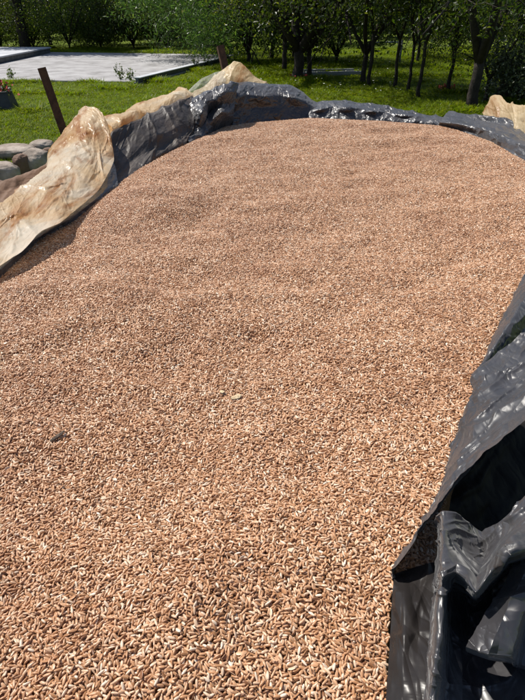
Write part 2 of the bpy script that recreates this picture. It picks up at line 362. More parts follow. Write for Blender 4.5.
TD = {
 'big': tree_data('big', rt, M['leafA'], .055, 9000, .68, .088, 4.6, .5, 3, clump=.18, skirt=1.02, droop=.35),
 'leaning': tree_data('leaning', rt, M['leafA'], .06, 9000, .75, .115, 4.8, .6, 3, lean=(.33, .05), clump=.2, skirt=.9, droop=.4),
 'arched': tree_data('arched', rt, M['leafA'], .07, 8000, .5, .105, 4.4, .75, 4, clump=.18, skirt=.95, droop=.2),
 'sapling': tree_data('sapling', rt, M['leafA'], .06, 2900, .8, .03, 2.5, .45, 3, clump=.17, skirt=.5, droop=.5),
 'young': tree_data('young', rt, M['leafA'], .075, 5600, .6, .055, 3.6, .6, 4, clump=.24, skirt=.7, droop=.7),
 'soft': tree_data('soft', rt, M['leafC'], .13, 16000, .35, .06, 4.2, .42, 6, clump=.24, asp=.2, skirt=.22, droop=1.0),
 'bushy': tree_data('bushy', rt, M['leafB'], .10, 9000, .18, .05, 3.0, .7, 7, clump=.28, skirt=.05, droop=.8),
 'bushyb': tree_data('bushyb', rt, M['leafB'], .10, 9000, .2, .05, 3.0, .5, 6, clump=.30, skirt=.05, droop=.9),
 'sunny': tree_data('sunny', rt, M['leafA'], .085, 9000, .2, .04, 2.6, .6, 7, clump=.26, skirt=.05, droop=.7),  # brighter leaf colour stands in for sunlit hedge foliage
 'shade': tree_data('shade', rt, M['leafB'], .22, 15000, 2.8, .18, 6.6, .42, 5, clump=.40, skirt=3.0, droop=.3),
 'grey': tree_data('grey', rt, M['leafD'], .055, 9000, .08, .02, 1.1, .9, 8, clump=.12, skirt=.02, droop=.5),
}
def at(px, py): p = PZ(px, py, 0); return p[0], p[1]
near = [
 ('big', 470, 108, .2, 1.0, 'orchard_tree', 'thick dark trunk forking low, nearest tree on the right', 'tree'),
 ('leaning', 500, 98, .1, 1.0, 'orchard_tree', 'dark trunk leaning right just behind the pale flap', 'tree'),
 ('arched', 298, 80, 4.3, 1.15, 'orchard_tree', 'dark tree with long limbs arching right, middle of the lawn edge', 'tree'),
 ('young', 485, 100, 1.3, .62, 'young_tree', 'thin curved young tree between the thick trunk and the leaning trunk', 'tree'),
 ('sapling', 448, 93, .4, 1.15, 'young_tree', 'slim sapling just left of the thick forked trunk', 'tree'),
 ('sapling', 418, 97, 1.7, 1.1, 'young_tree', 'slender leafy sapling nearest the black film roll on the right lawn', 'tree'),
 ('sapling', 408, 91, 2.6, 1.0, 'young_tree', 'slender sapling close behind the nearest leafy sapling', 'tree'),
 ('sapling', 394, 88, 3.9, 1.1, 'young_tree', 'small sapling in front of the sunny patch of far grass', 'tree'),
 ('young', 363, 84, 5.0, 1.0, 'young_tree', 'dark bushy young tree at the left edge of the sunny grass gap', 'tree'),
 ('sapling', 369, 86, .9, 1.2, 'young_tree', 'thin stemmed sapling beside the dark bushy young tree', 'tree'),
 ('young', 309, 79, 3.0, 1.0, 'young_tree', 'small tree right beside the arching dark tree', 'tree'),
 ('young', 284, 72, 1.0, 1.1, 'young_tree', 'young tree left of the arching dark tree', 'tree'),
 ('soft', 249, 67, .3, 1.0, 'feathery_tree', 'feathery green tree rising behind the pale lobe of film', 'tree'),
 ('soft', 218, 57, 1.4, 1.0, 'feathery_tree', 'feathery tree at the far right corner of the slab', 'tree'),
 ('soft', 272, 61, 3.4, 1.1, 'feathery_tree', 'feathery tree standing behind the young tree left of the arching one', 'tree'),
 ('grey', 520, 100, .5, 1.0, 'grey_shrub', 'low greyish shrub behind the stained pale flap at far right', 'shrub'),
]
for kind, px, py, rz, s, nm, lab, cat in near:
    x, y = at(px, py); put_tree(nm, TD[kind], x, y, rz, s, lab, cat, 'orchard trees behind the heap')
places = ['behind the far left end of the slab', 'behind the raised grey panel', 'at the corner of the raised panel', 'over the blue shadow on the slab', 'right of the shadow on the slab',
          'behind the middle of the slab', 'behind the right half of the slab', 'just left of the feathery trees']
kinds = ['dense dark shrub', 'broad dark shrub with sunlit leaves']
i = 0
for px, dy, kd, s in [(-32, 24.2, 'bushy', .8), (2, 23.8, 'sunny', .8), (34, 24.6, 'bushy', .85), (70, 23.6, 'sunny', .9), (101, 24.6, 'bushy', .9), (134, 24.4, 'bushyb', .8), (166, 24.0, 'sunny', .85), (194, 24.4, 'soft', .8)]:
    x = (px - 262.5) / F * (dy * math.cos(PITCH) + 1.3 * math.sin(PITCH))
    put_tree('hedge_shrub', TD[kd], x, dy, i * 1.9, s, kinds[i % 2] + ' ' + places[i], 'shrub', 'shrubs behind the slab'); i += 1
# a second and third rank of trees close the view
k = 0; words = ['left of the slab corner', 'behind the slab', 'behind the feathery trees', 'behind the arching tree', 'behind the sunny gap', 'behind the saplings', 'behind the forked trunk', 'at the right edge']
for row, (yy, s, n, x0, x1) in enumerate([(27.5, 1.25, 12, -15, 15), (18.5, .9, 6, .6, 9.5), (34, 1.6, 12, -19, 20)]):
    for j in range(n):
        x = x0 + (x1 - x0) * (j + rt.uniform(-.3, .3)) / max(1, n - 1); y = yy + rt.uniform(-.9, .9)
        u = 262.5 + x / (y * math.cos(PITCH) + .7) * F; wd = words[int(np.clip(u / 525 * 8, 0, 7))] + ((', second of two', ', last of its row', '')[j % 3] if j % 4 else '')
        kd = ['bushyb', 'young', 'bushy', 'soft'][int(rt.integers(0, 4))] if row != 1 else ('young', 'bushyb')[j % 2]
        put_tree('background_tree', TD[kd], x, y, rt.uniform(0, 6), s * rt.uniform(.85, 1.15), ('leafy', 'slender', 'bushy', 'feathery')[['bushyb', 'young', 'bushy', 'soft'].index(kd)] + ' tree ' + wd + (', middle distance' if row == 0 else ', nearer rank' if row == 1 else ', farthest rank'), 'tree', 'far orchard trees'); k += 1
put_tree('shade_tree', TD['shade'], -8.9, 22.9, 1.0, 1.0, 'tall tree behind the left end of the slab that throws the blue shadow on it', 'tree', 'shrubs behind the slab')
# far-off wood, one mass
n = 90000; x = rt.uniform(-48, 48, n); y = 42 + rt.uniform(0, 9, n); top = 5.5 + 3.5 * fbm(np.stack([x * .18, y * .2, x * 0], -1), 3, 3)
z = rt.uniform(0, 1, n) ** .8 * top; v, f = leaf_mesh(np.stack([x, y, z], 1), .55, rg=rt, asp=.7)
obj('far_wood', mesh_np('far_wood', v, f, 4, M['leafB']), kind='stuff', label='dark far-off wood closing the view behind the orchard', cat='wood')

# ------------------------------------------------------------------ grass
def tuft(seed, nb, L, wd, lean):
    rg = np.random.default_rng(seed); V = []; Fc = []; n = 0
    for b in range(nb):
        a = rg.uniform(0, 2 * PI); l = L * rg.uniform(.5, 1.15); ln = lean * rg.uniform(.3, 1.3); c = rg.normal(size=2) * .022; d = np.array([math.cos(a), math.sin(a)]); sx = np.array([-d[1], d[0]])
        for t, ww in ((0, 1), (.5, .8), (1, .12)):
            p = c + d * ln * l * t * t; z = l * t * (1 - .3 * ln * t)
            V += [[*(p + sx * wd * ww / 2), z], [*(p - sx * wd * ww / 2), z]]
        Fc += [[n, n + 1, n + 3, n + 2], [n + 2, n + 3, n + 5, n + 4]]; n += 6
    return bpy.data.objects.new('tuft', mesh_np('tuft', V, Fc, 4, M['grass']))
tufts = [tuft(1, 15, .042, .005, .8), tuft(2, 12, .055, .006, 1.1), tuft(3, 16, .032, .006, 1.3)]
def scatter_view(n, y0, y1, x_extra=1.0, power=1.0):
    y = y0 + (y1 - y0) * rng.uniform(0, 1, n) ** power; half = (y * .8415 + .7) * .5 + x_extra
    return rng.uniform(-1, 1, n) * half, y
x, y = scatter_view(230000, 3.6, 24, 3.0, 1.25)
slab_out = [tuple(p) for p in SLAB]
keep = ~inpoly(x, y, slab_out) & ~((x > -2.2) & (y < 5.0) & (x < 2.5)) ; x, y = x[keep], y[keep]
pz = ground_z(x, y); dens = fbm(np.stack([x * .9, y * .9, x * 0], -1), 3, 40)
tall = np.clip((fbm(np.stack([x * 1.7, y * 1.7, x * 0 + 4], -1), 3, 44) - .5) * 12, 0, 1)
s = (.55 + 1.0 * dens + .9 * tall) * rng.uniform(.7, 1.25, len(x)) * (1 + .03 * y)
points_gn('lawn_grass', np.stack([x, y, pz - .004], 1), np.stack([x * 0, x * 0, rng.uniform(0, 6.28, len(x))], 1), np.repeat(s[:, None], 3, 1), tufts,
          idx=rng.integers(0, 3, len(x)), kind='stuff', label='bright green uncut lawn grass between the heap and the orchard', cat='grass')
# small white flowers
fl = MB()
for q in range(6):
    a = q * PI / 3; fl.add([[0, 0, .10], [.016 * math.cos(a - .4), .016 * math.sin(a - .4), .104], [.026 * math.cos(a), .026 * math.sin(a), .10], [.016 * math.cos(a + .4), .016 * math.sin(a + .4), .104]], [[0, 1, 2, 3]])
fo = bpy.data.objects.new('bloom', fl.me('bloom', M['wflower']))
n = 150; px = rng.uniform(236, 400, n); py = rng.uniform(64, 98, n) ; P = np.array([PZ(a, b, 0) for a, b in zip(px, py)])
points_gn('meadow_flowers', P + [0, 0, .03], rng.uniform(-.4, .4, (n, 3)), np.repeat(rng.uniform(.4, .8, n)[:, None], 3, 1), [fo], kind='stuff', label='tiny white flowers scattered in the grass behind the heap', cat='flowers')

# weeds at the slab edge
def weed(px, py, h, label, z=0.0, kindn='weed_plant'):
    p = PZ(px, py, z); root = empty(kindn, p, 0, label=label, cat='weed', group='weeds along the slab'); rg = np.random.default_rng(int(px)); mb = MB(); cs = []
    for q in range(7):
        a = rg.uniform(0, 6.28); l = h * rg.uniform(.6, 1); d = np.array([math.cos(a), math.sin(a)]) * .3 * l
        pts = [[0, 0, 0], [d[0] * .3, d[1] * .3, l * .5], [d[0], d[1], l]]; mb.tube(pts, [.006, .004, .002], 4)
        for t in np.linspace(.25, 1, 12): cs.append(np.array([d[0] * t, d[1] * t, l * t]) + rg.normal(size=3) * .03)
    obj('stem', mb.me('stem', M['weed']), root); v, f = leaf_mesh(np.array(cs), .055, rg=rg); obj('foliage', mesh_np('foliage', v, f, 4, M['weed']), root)
weed(121, 82.5, .42, 'tall weed at the near edge of the slab left of the beam')
weed(131, 83.5, .30, 'short weed at the near end of the dark beam')
weed(196, 72, .5, 'leafy weed beside the kerb left of the second stake'); weed(207, 69, .42, 'shorter weed right next to the second rusty stake')
weed(12, 81, .25, 'small weed at the slab edge above the dark planter')

# ------------------------------------------------------------------ stones
def stone(px, py, wpx, hpx, m, label, rz, sq=.7):
    base = PZ(px, py + hpx / 2, 0); dep = base[1] * math.cos(PITCH) + 1.3 * math.sin(PITCH); k = dep / F
    a = wpx * k / 2; c = hpx * k / 2 / math.cos(R(12)); th = np.linspace(0, PI, 41); ph = np.linspace(0, 2 * PI, 61)[:-1]
    T, Q = np.meshgrid(th, ph, indexing='ij'); d = np.stack([np.sin(T) * np.cos(Q), np.sin(T) * np.sin(Q), np.cos(T)], -1)
    dd = np.sign(d) * np.abs(d) ** sq; dd = dd / (np.abs(dd) ** 2.6).sum(-1)[..., None] ** (1 / 2.6)
    sd_ = int(px * 7 + py); rr = 1 + .35 * (fbm(d * 1.3 + sd_, 4, sd_) - .47) - .10 * np.clip(ridge(d * 1.6 + sd_, sd_ + 3) - .75, 0, 1) + .05 * (fbm(d * 6 + sd_, 3, sd_) - .45)
    P = dd * rr[..., None] * np.array([a, a * .8, c])
    o = obj('fieldstone', MB().grid(P, True).me('fieldstone', m, True), label=label, cat='stone', group='stones piled beside the heap')
    o.location = (base[0], base[1] + a * .3, base[2] + c * .93); o.rotation_euler = (0, 0, rz); return o
# upper stones rest on lower ones: the whole pile climbs a low bank of earth
bank = PZ(10, 178, 0)
stone(6, 176, 30, 25, M['stone'], 'large round pale stone nearest the brown film, at the left edge', .3)
stone(24, 166, 18, 22, M['stoneb'], 'small brown upright stone between two bigger grey stones', 1.0)
stone(38, 163, 28, 24, M['stone'], 'grey brown boulder touching the white film at the right end of the stones', -.3)
stone(12, 153, 44, 13, M['stone'], 'long flat grey stone at the back left of the stone pile', .1, .8)
stone(42, 147, 24, 12, M['stone'], 'small pale flat stone at the back right of the stone pile', -.1)
stone(30, 158, 14, 12, M['stoneb'], 'small dark stone wedged at the middle back of the pile', .6)
stone(-14, 168, 26, 26, M['stoneb'], 'brown boulder cut by the left edge of the photo', .5)
stone(-4, 192, 26, 20, M['stoneb'], 'small brown stone lowest at the left edge', .9)
stone(18, 188, 20, 16, M['stone'], 'half hidden stone low behind the brown film', .2)
stone(50, 158, 14, 18, M['stoneb'], 'narrow stone wedged against the white film', .2)

# ------------------------------------------------------------------ planter and stakes
p = PZ(-4, 112, 0); root = empty('planter', p, .25, label='dark square planter holding red flowers at the left edge', cat='planter')
mb = MB(); zz = [0, .03, .28, .30, .30, .24]; hw = [.30, .30, .25, .255, .23, .22]
rings = np.array([[[sx * h_, sy * h_, z_] for sx, sy in ((-1, -1), (1, -1), (1, 1), (-1, 1))] for z_, h_ in zip(zz, hw)])
mb.grid(rings, True); mb.add(rings[-1], [[0, 1, 2, 3]])
bevel(obj('pot', mb.me('pot', M['pot']), root), .01)
rg = np.random.default_rng(5); cs = rg.normal(size=(260, 3)) * [.12, .12, .05] + [0, 0, .33]; v, f = leaf_mesh(cs, .06, rg=rg, asp=.8); obj('flowers', mesh_np('flowers', v, f, 4, M['red']), root, kind='stuff')
cs = rg.normal(size=(420, 3)) * [.13, .13, .045] + [0, 0, .30]; v, f = leaf_mesh(cs, .06, rg=rg, asp=.6); obj('foliage', mesh_np('foliage', v, f, 4, M['weed']), root)

def stake(px0, py0, px1, py1, y, wd, label):
    a = PY(px0, py0, y); b = PY(px1, py1, y + .03); d = b - a; g = a - d * ((a[2] + .15) / d[2]); n = 14
    pts = [g + (b - g) * t for t in np.linspace(0, 1, n)]
    d = (b - g) / np.linalg.norm(b - g); u = np.array([1, .25, 0]); u -= d * u.dot(d); u /= np.linalg.norm(u); v = np.cross(d, u)
    prof = np.array([[-1, -1], [1, -1], [1, -.7], [-.7, -.7], [-.7, 1], [-1, 1]]) * wd / 2   # angle iron
    P = np.array([[q + u * c[0] + v * c[1] for c in prof] for q in pts]); P += (vnoise(P * 60)[..., None] - .5) * .001
    mb = MB().grid(P[::-1], True); e = P[-1]; mb.add(e, [[0, 1, 2, 3], [0, 3, 4, 5]])
    obj('rusty_stake', mb.me('rusty_stake', M['rust']), label=label, cat='stake', group='rusty iron stakes')
stake(66, 137, 42, 68, 2.6, .036, 'rusty iron stake leaning left beside the stained white flap')
stake(226, 72, 220, 46, 3.3, .036, 'short rusty stake standing behind the yellowish lobe of film')

# far small things
a, b = PZ(300, 77, 0), PZ(357, 76, 0); root = empty('stone_trough', (0, 0, 0), label='low grey trough lying beyond the arching dark tree', cat='trough')
bevel(obj('trough_wall', box_between(a, b, .08, .13, 0, M['trough'], 'trough_wall', .3), root), .01); bevel(obj('trough_wall', box_between(a, b, .08, .13, 0, M['trough'], 'trough_wall', -.3), root), .01)
obj('trough_floor', box_between(a, b, .51, .08, .01, M['beam'], 'trough_floor'), root)
root = empty('fence_rail', (0, 0, 0), label='pale horizontal rail on thin posts behind the sunny grass gap', cat='rail')
A, B = PY(372, 42.5, 17.5), PY(402, 42, 17.6)
obj('rail', MB().tube([A, B], .025, 8).me('rail', M['panel'], True), root)
for q in (A, B): obj('post', MB().tube([[q[0], q[1], -.1], [q[0], q[1], q[2] + .05]], .028, 8).me('post', M['beam'], True), root)
for px, py, lab in ((445, 92, 'low patch of red flowers near the sapling by the forked trunk'), (297, 80, 'tiny red flower cluster at the foot of the arching tree')):
    root = empty('red_flower_plant', PZ(px, py, 0), 0, label=lab, cat='flowers'); cs = rg.normal(size=(40, 3)) * [.09, .08, .02] + [0, 0, .08]
    v, f = leaf_mesh(cs, .05, rg=rg, asp=.8); obj('blooms', mesh_np('blooms', v, f, 4, M['red']), root, kind='stuff')
    v, f = leaf_mesh(cs * [1, 1, .6], .07, rg=rg); obj('foliage', mesh_np('foliage', v, f, 4, M['weed']), root)

# ------------------------------------------------------------------ the grain
edge_px = [(0, 272), (40, 235), (75, 212), (100, 193), (118, 181), (140, 166), (170, 150), (200, 136), (225, 125), (310, 118), (380, 121), (445, 126), (490, 141), (525, 161), (570, 190), (600, 225), (575, 245),
           (540, 262), (525, 277), (500, 326), (478, 374), (468, 415), (452, 462), (446, 500), (440, 520), (437, 578), (420, 585), (392, 592), (390, 620), (386, 700), (380, 860)]
edge = [tuple(PG(*q)[:2]) for q in edge_px]
e0 = edge[0]; e1 = edge[1]; edge = [(edge[-1][0] + .02, -.18), (-.78, -.18), (-.80, .15), (-.66, .5), ] + edge
NOISEZ = 0
def dist_poly(x, y, poly):
    d = np.full(np.shape(x), 9.)
    for i in range(len(poly)):
        a = np.array(poly[i - 1]); b = np.array(poly[i]); ab = b - a; t = np.clip(((x - a[0]) * ab[0] + (y - a[1]) * ab[1]) / (ab @ ab), 0, 1)
        d = np.minimum(d, np.hypot(x - a[0] - t * ab[0], y - a[1] - t * ab[1]))
    return d
LEFT = [tuple(PG(*q)[:2]) for q in edge_px[:9]]; LEFT = [(-.80, .15), (-.66, .5)] + LEFT
def dist_line(x, y, L):
    d = np.full(np.shape(x), 9.)
    for i in range(1, len(L)):
        a = np.array(L[i - 1]); b = np.array(L[i]); ab = b - a; t = np.clip(((x - a[0]) * ab[0] + (y - a[1]) * ab[1]) / (ab @ ab), 0, 1)
        d = np.minimum(d, np.hypot(x - a[0] - t * ab[0], y - a[1] - t * ab[1]))
    return d
def macro(x, y):
    p = np.stack([x, y, x * 0], -1)
    h = (fbm(p * [3.2, 4.2, 1], 3, 21) - .44) * .052 + (fbm(p * 17, 3, 31) - .44) * .018 + (ridge(p * [5, 9, 1] + 3, 33) - .6) * .006
    dl = dist_line(x, y, LEFT); de = dist_poly(x, y, edge)
    near_e = np.clip(de / .12, 0, 1); h = h * near_e * np.clip((y + .2) / .5, .3, 1)
    pits = fbm(p * 9 + 2, 2, 77); h = h - .004 * np.clip((.31 - pits) / .16, 0, 1) * near_e
    return h - .006 * np.clip(1 - dl / .10, 0, 1) ** 1.3 * np.clip((y - .2) / .5, 0, 1)

GA, GB, GC = .0025, .00096, .00088                            # half axes of one grain
def deposit(T=.36, seed=3):
    rg = np.random.default_rng(seed); res = .00045; n = int(T / res); H = np.zeros((n, n)); ndrop = int(T * T / (4 * GA * GB) * 2.3)
    uu, vv = np.meshgrid(np.linspace(-1, 1, 7), np.linspace(-1, 1, 4)); ok = uu ** 2 + vv ** 2 <= 1.05; uu = uu[ok]; vv = vv[ok]
    thick = GC * np.sqrt(np.clip(1 - (uu ** 2 + vv ** 2) * .93, 0, 1)); fu, fv = np.meshgrid(np.linspace(-1, 1, 13), np.linspace(-1, 1, 7)); k2 = fu ** 2 + fv ** 2 < 1; fu = fu[k2]; fv = fv[k2]
    fth = GC * np.sqrt(1 - fu ** 2 - fv ** 2); out = np.zeros((ndrop, 5)); K = 7
    X0 = rg.uniform(0, T, (ndrop, K)); Y0 = rg.uniform(0, T, (ndrop, K)); YW = rg.uniform(0, PI, (ndrop, K)); A = uu * GA; Bv = vv * GB
    for i in range(ndrop):
        c = np.cos(YW[i])[:, None]; s_ = np.sin(YW[i])[:, None]
        ix = ((X0[i][:, None] + A * c - Bv * s_) / res).astype(int) % n; iy = ((Y0[i][:, None] + A * s_ + Bv * c) / res).astype(int) % n
        hs = H[ix, iy]; g = (hs * uu).sum(1) / (uu ** 2).sum() / GA; g = np.clip(g, -.55, .55)
        z = (hs - A * g[:, None] + thick).max(1) * .55 + (hs - A * g[:, None] + thick).mean(1) * .45; j = int(np.argmin(z + .0006 * np.abs(g)))
        out[i] = (X0[i, j], Y0[i, j], z[j], YW[i, j], math.atan(g[j]))
        c = c[j]; s_ = s_[j]; px = X0[i, j] + fu * GA * c - fv * GB * s_; py = Y0[i, j] + fu * GA * s_ + fv * GB * c
        ax = (px / res).astype(int) % n; ay = (py / res).astype(int) % n; H[ax, ay] = np.maximum(H[ax, ay], z[j] + fu * GA * g[j] + fth)
    top = H.mean(); out[:, 2] -= top
    return out[out[:, 2] > -.0042]
tile = deposit(); T = .36
gx = []; 
for i in range(-3, 5):
    for j in range(-1, 8):
        t = tile.copy(); k = (i * 7 + j * 3) % 2
        t[:, 0] += i * T; t[:, 1] += j * T; gx.append(t)
G = np.concatenate(gx); x, y = G[:, 0], G[:, 1]
# keep what lies on the heap and could be seen from a step to either side
half = (np.maximum(y, 0) * .8415 + .2) * .53 + .28
keep = inpoly(x, y, edge) & (np.abs(x) < half) ; G = G[keep]; x, y = G[:, 0], G[:, 1]
hz = macro(x, y); e = .004; dx = (macro(x + e, y) - hz) / e; dy = (macro(x, y + e) - hz) / e
slope = dx * np.cos(G[:, 3]) + dy * np.sin(G[:, 3]); n = len(G); flip = rng.integers(0, 2, n) * PI
rots = np.stack([rng.uniform(0, 6.28, n), -(G[:, 4] + np.arctan(slope)) * np.cos(flip), G[:, 3] + flip], 1)
sc_ = np.stack([rng.normal(1.02, .10, n), rng.normal(1.0, .10, n), rng.normal(1.0, .10, n)], 1).clip(.7, 1.3)
q_ = rng.uniform(0, 1, n); sc_[q_ < .05, 0] *= .62; m_ = q_ > .965; sc_[m_, 1] *= 1.5; sc_[m_, 2] *= .35; m_ = (q_ > .05) & (q_ < .10); sc_[m_, 1:] *= .72
# one kernel: pointed oval with the groove of a wheat grain
th = np.linspace(0, PI, 12); ph = np.linspace(0, 2 * PI, 13)[:-1]; rows = []
for t_ in th:
    xx = -math.cos(t_); rr = math.sin(t_) ** .9 * (1 - .10 * xx)
    groove = 1 - .30 * np.exp(-((ph - PI * 1.5) / .38) ** 2)
    rows.append(np.stack([np.full(12, xx * GA), rr * GB * np.cos(ph) * groove, rr * GC * np.sin(ph) * groove], 1))
kern = bpy.data.objects.new('kernel', MB().grid(np.array(rows)[::-1], True).me('kernel', M['grain'], True))
pos = np.stack([x, y, ZG + hz + G[:, 2]], 1)
print('grains', n)
heap = points_gn('grain_kernels', pos, rots, sc_, [kern], kind='stuff', label='huge spread of tan wheat grains filling the plastic sheet', cat='grain')
# body of the heap under the top layers
gx_, gy_ = np.meshgrid(np.arange(-1.1, 1.3, .012), np.arange(-.22, 2.45, .012)); ed = np.array(edge)
inside = inpoly(gx_, gy_, edge); d = dist_poly(gx_, gy_, edge)
zb = ZG + macro(gx_, gy_) - .0046 - np.where(inside, 0, np.clip(d * 4, 0, .9)) ; zb = np.maximum(zb, .02)
mb = MB().grid(np.stack([gx_, gy_, zb], -1)); me = mb.me('grain_bed', M['grainbase'], True); far_ = (~inside & (d > .13)).ravel()
import bmesh
bm = bmesh.new(); bm.from_mesh(me); bm.verts.ensure_lookup_table(); bmesh.ops.delete(bm, geom=[v for v, q in zip(bm.verts, far_) if q], context='VERTS'); bm.to_mesh(me); bm.free()
obj('grain_bed', me, kind='stuff', label='brown body of the grain heap beneath its loose top kernels', cat='grain')

# odd bits lying on the grain
def flake(px, py, L, W, rz, m, name, label, cat, th_=.0012):
    p = PG(px, py); z = ZG + float(macro(np.array([p[0]]), np.array([p[1]]))[0]) + .0022
    u = np.linspace(-1, 1, 14); v = np.linspace(-1, 1, 7); U, V = np.meshgrid(u, v, indexing='ij'); ww = W / 2 * (1 - np.abs(U) ** 2.2 * .8) * (1 + .3 * (vnoise(np.stack([U * 3, V * 0, U * 0], -1), 4) - .5))
    top = np.stack([U * L / 2, V * ww, (1 - V ** 2) * W * .16 + vnoise(np.stack([U * 4, V * 3, U * 0], -1), 9) * .0012], -1); bot = top - [0, 0, th_]
    mb = MB().grid(top).grid(bot[::-1]); o = obj(name, mb.me(name, m, True), label=label, cat=cat); o.location = (p[0], p[1], z); o.rotation_euler = (.08, -.12, rz)
    mb2 = None; return o
flake(58, 438, .017, .0032, R(52), M['chip'], 'bark_chip', 'dark grey sliver of bark lying on the grain at left', 'bark chip')
flake(236, 391, .013, .006, R(20), M['husk'], 'grain_husk', 'pale cream husk lying on the grain near the middle', 'husk')
flake(222, 386, .007, .004, R(-30), M['husk'], 'grain_husk', 'smaller pale husk fragment left of the cream husk', 'husk')

# ------------------------------------------------------------------ the plastic sheet
LIN = .58
def catmull(A, n, axis=0):
    A = np.moveaxis(np.asarray(A, float), axis, 0); m = len(A)
    P = np.concatenate([2 * A[:1] - A[1:2], A, 2 * A[-1:] - A[-2:-1]]); t = np.linspace(0, m - 1, n); i = np.minimum(t.astype(int), m - 2); f = (t - i).reshape(-1, *([1] * (A.ndim - 1)))
    p0, p1, p2, p3 = P[i], P[i + 1], P[i + 2], P[i + 3]
    r = .5 * (2 * p1 + (p2 - p0) * f + (2 * p0 - 5 * p1 + 4 * p2 - p3) * f ** 2 + (3 * p1 - p0 - 3 * p2 + p3) * f ** 3)
    rl = p1 + (p2 - p1) * f
    return np.moveaxis((1 - LIN) * r + LIN * rl, 0, axis)
def under(ctrl, dz=-.07):                                    # one more column, tucked under the grain
    out = []
    for r_ in ctrl:
        a = np.array(r_[0]); b = np.array(r_[min(2, len(r_) - 1)]); d = a[:2] - b[:2]; d = d / (np.linalg.norm(d) + 1e-6)
        out.append([np.array([*(a[:2] + d * .025), ZG + dz]), *r_])
    return out
def film(ctrl, nu, nv, amp=.006, freq=9, seed=1, aniso=(1, 1, 1), pin0=True, sharp=2.2):
    """a film through a grid of control points, crumpled along its normals; column 0 stays on the grain"""
    P = catmull(catmull(np.array(ctrl), nu, 0), nv, 1)
    du = np.gradient(P, axis=0); dv = np.gradient(P, axis=1); nn = np.cross(du, dv); nn /= np.linalg.norm(nn, axis=-1)[..., None] + 1e-9
    S = np.cumsum(np.linalg.norm(np.diff(P, axis=0, prepend=P[:1]), axis=-1), 0).mean(1)[:, None]; Tt = np.cumsum(np.linalg.norm(np.diff(P, axis=1, prepend=P[:, :1]), axis=-1), 1)
    S = S + Tt * 0; rg = np.random.default_rng(seed); dsp = 0; a_ = 1.0
    wx = .35 / freq * (vnoise(np.stack([S * freq, Tt * freq, S * 0], -1), seed + 60) * 2 - 1); wy = .35 / freq * (vnoise(np.stack([S * freq, Tt * freq, S * 0], -1), seed + 61) * 2 - 1)
    for k in range(7):
        th = PI * (k * .382 + rg.uniform(0, .15)) if k else PI / 2; fr = freq * (.8, 1.1, 1.7, 2.4, 3.6, 5.2, 8.0)[k]
        aa = (S + wx) * math.cos(th) + (Tt + wy) * math.sin(th); bb = -(S + wx) * math.sin(th) + (Tt + wy) * math.cos(th)
        q = np.stack([bb * fr * 1.5, aa * fr * .42, S * 0 + k * 3.1], -1); msk = np.clip(vnoise(np.stack([aa * fr * .5, bb * fr * .5, S * 0 + 9.5 + k], -1), seed + 20 + k) * 2.2 - .5, 0, 1)
        dsp = dsp + a_ * ((ridge(q, seed + k) ** sharp - .9 / (sharp + 1)) * msk); a_ *= .66
    fade = np.ones(P.shape[:2])
    if pin0: fade = fade * np.clip(np.linspace(0, 1, nv) / .12, .15, 1)[None]
    return P + nn * (dsp * fade * amp)[..., None]
FILMS = []
def film_obj(name, parent, P, m, label=None):
    if name.startswith('black') and name != 'black_lining': FILMS.append(P)
    o = obj(name, MB().grid(P).me(name, m, True), parent)
    if label: o['label'] = label
    return o
sheet = empty('plastic_sheet', (0, 0, 0), label='crumpled black and white plastic sheet wrapped around the grain heap', cat='plastic sheet')
def skirt(last, out, drop=.0):                               # two more rows hanging to the ground
    last = np.array(last); out = np.array(out); return [last + out * .5 + [0, 0, -.25], np.array([*(last + out)[:2], -.02])]
def cols(rows_):                                             # rows of control points -> array
    return np.array(rows_)

# stained white flap on the left
W1 = [
 [PY(-70, 322, .62), PY(-74, 292, .70), PY(-78, 262, .80), PY(-84, 236, .84)],
 [PY(-3, 268, .785), PY(-8, 240, .88), PY(-6, 228, .93), PY(-10, 211, 1.02)],
 [PY(22, 252, .84), PY(14, 228, .95), PY(10, 214, 1.00), PY(6, 200, 1.10)],
 [PY(42, 231, .925), PY(36, 208, 1.05), PY(26, 199, 1.09), PY(20, 190, 1.18)],
 [PY(60, 223, .97), PY(50, 196, 1.10), PY(42, 186, 1.16), PY(34, 179, 1.26)],
 [PY(72, 213, 1.05), PY(66, 186, 1.19), PY(56, 176, 1.24), PY(46, 168, 1.34)],
 [PY(97, 192, 1.21), PY(92, 162, 1.36), PY(74, 148, 1.40), PY(50, 150, 1.50)],
 [PY(106, 178, 1.30), PY(100, 150, 1.44), PY(84, 130, 1.50), PY(60, 136, 1.58)],
 [PY(114, 160, 1.42), PY(108, 138, 1.52), PY(91, 119, 1.56), PY(70, 123, 1.62)],
 [PY(110, 132, 1.57), PY(102, 113, 1.61), PY(93, 107.5, 1.64), PY(80, 113, 1.68)],
]
W1 = [r + skirt(r[-1], (-.12, .10, 0)) for r in W1]
film_obj('white_flap', sheet, film(W1, 300, 200, .010, 9, 5, sharp=6), M['white'], 'cream flap streaked with brown dirt, folded over on the left')
# black lining just under its lower edge
B0 = [[PG(-70, 330, .0), PY(-70, 326, .64), PY(-76, 310, .72)], [PG(0, 273, .0), PY(-2, 270, .805), PY(-6, 256, .89)], [PG(40, 236, .0), PY(41, 234, .94), PY(34, 221, 1.05)],
      [PG(73, 219, .0), PY(71, 217, 1.06), PY(64, 203, 1.19)], [PG(100, 198, .0), PY(98, 195, 1.23), PY(90, 178, 1.36)], [PG(118, 184, -.0), PY(115, 166, 1.45), PY(105, 148, 1.58)]]
film_obj('black_lining', sheet, film(under(B0), 140, 30, .003, 14, 9), M['black'])
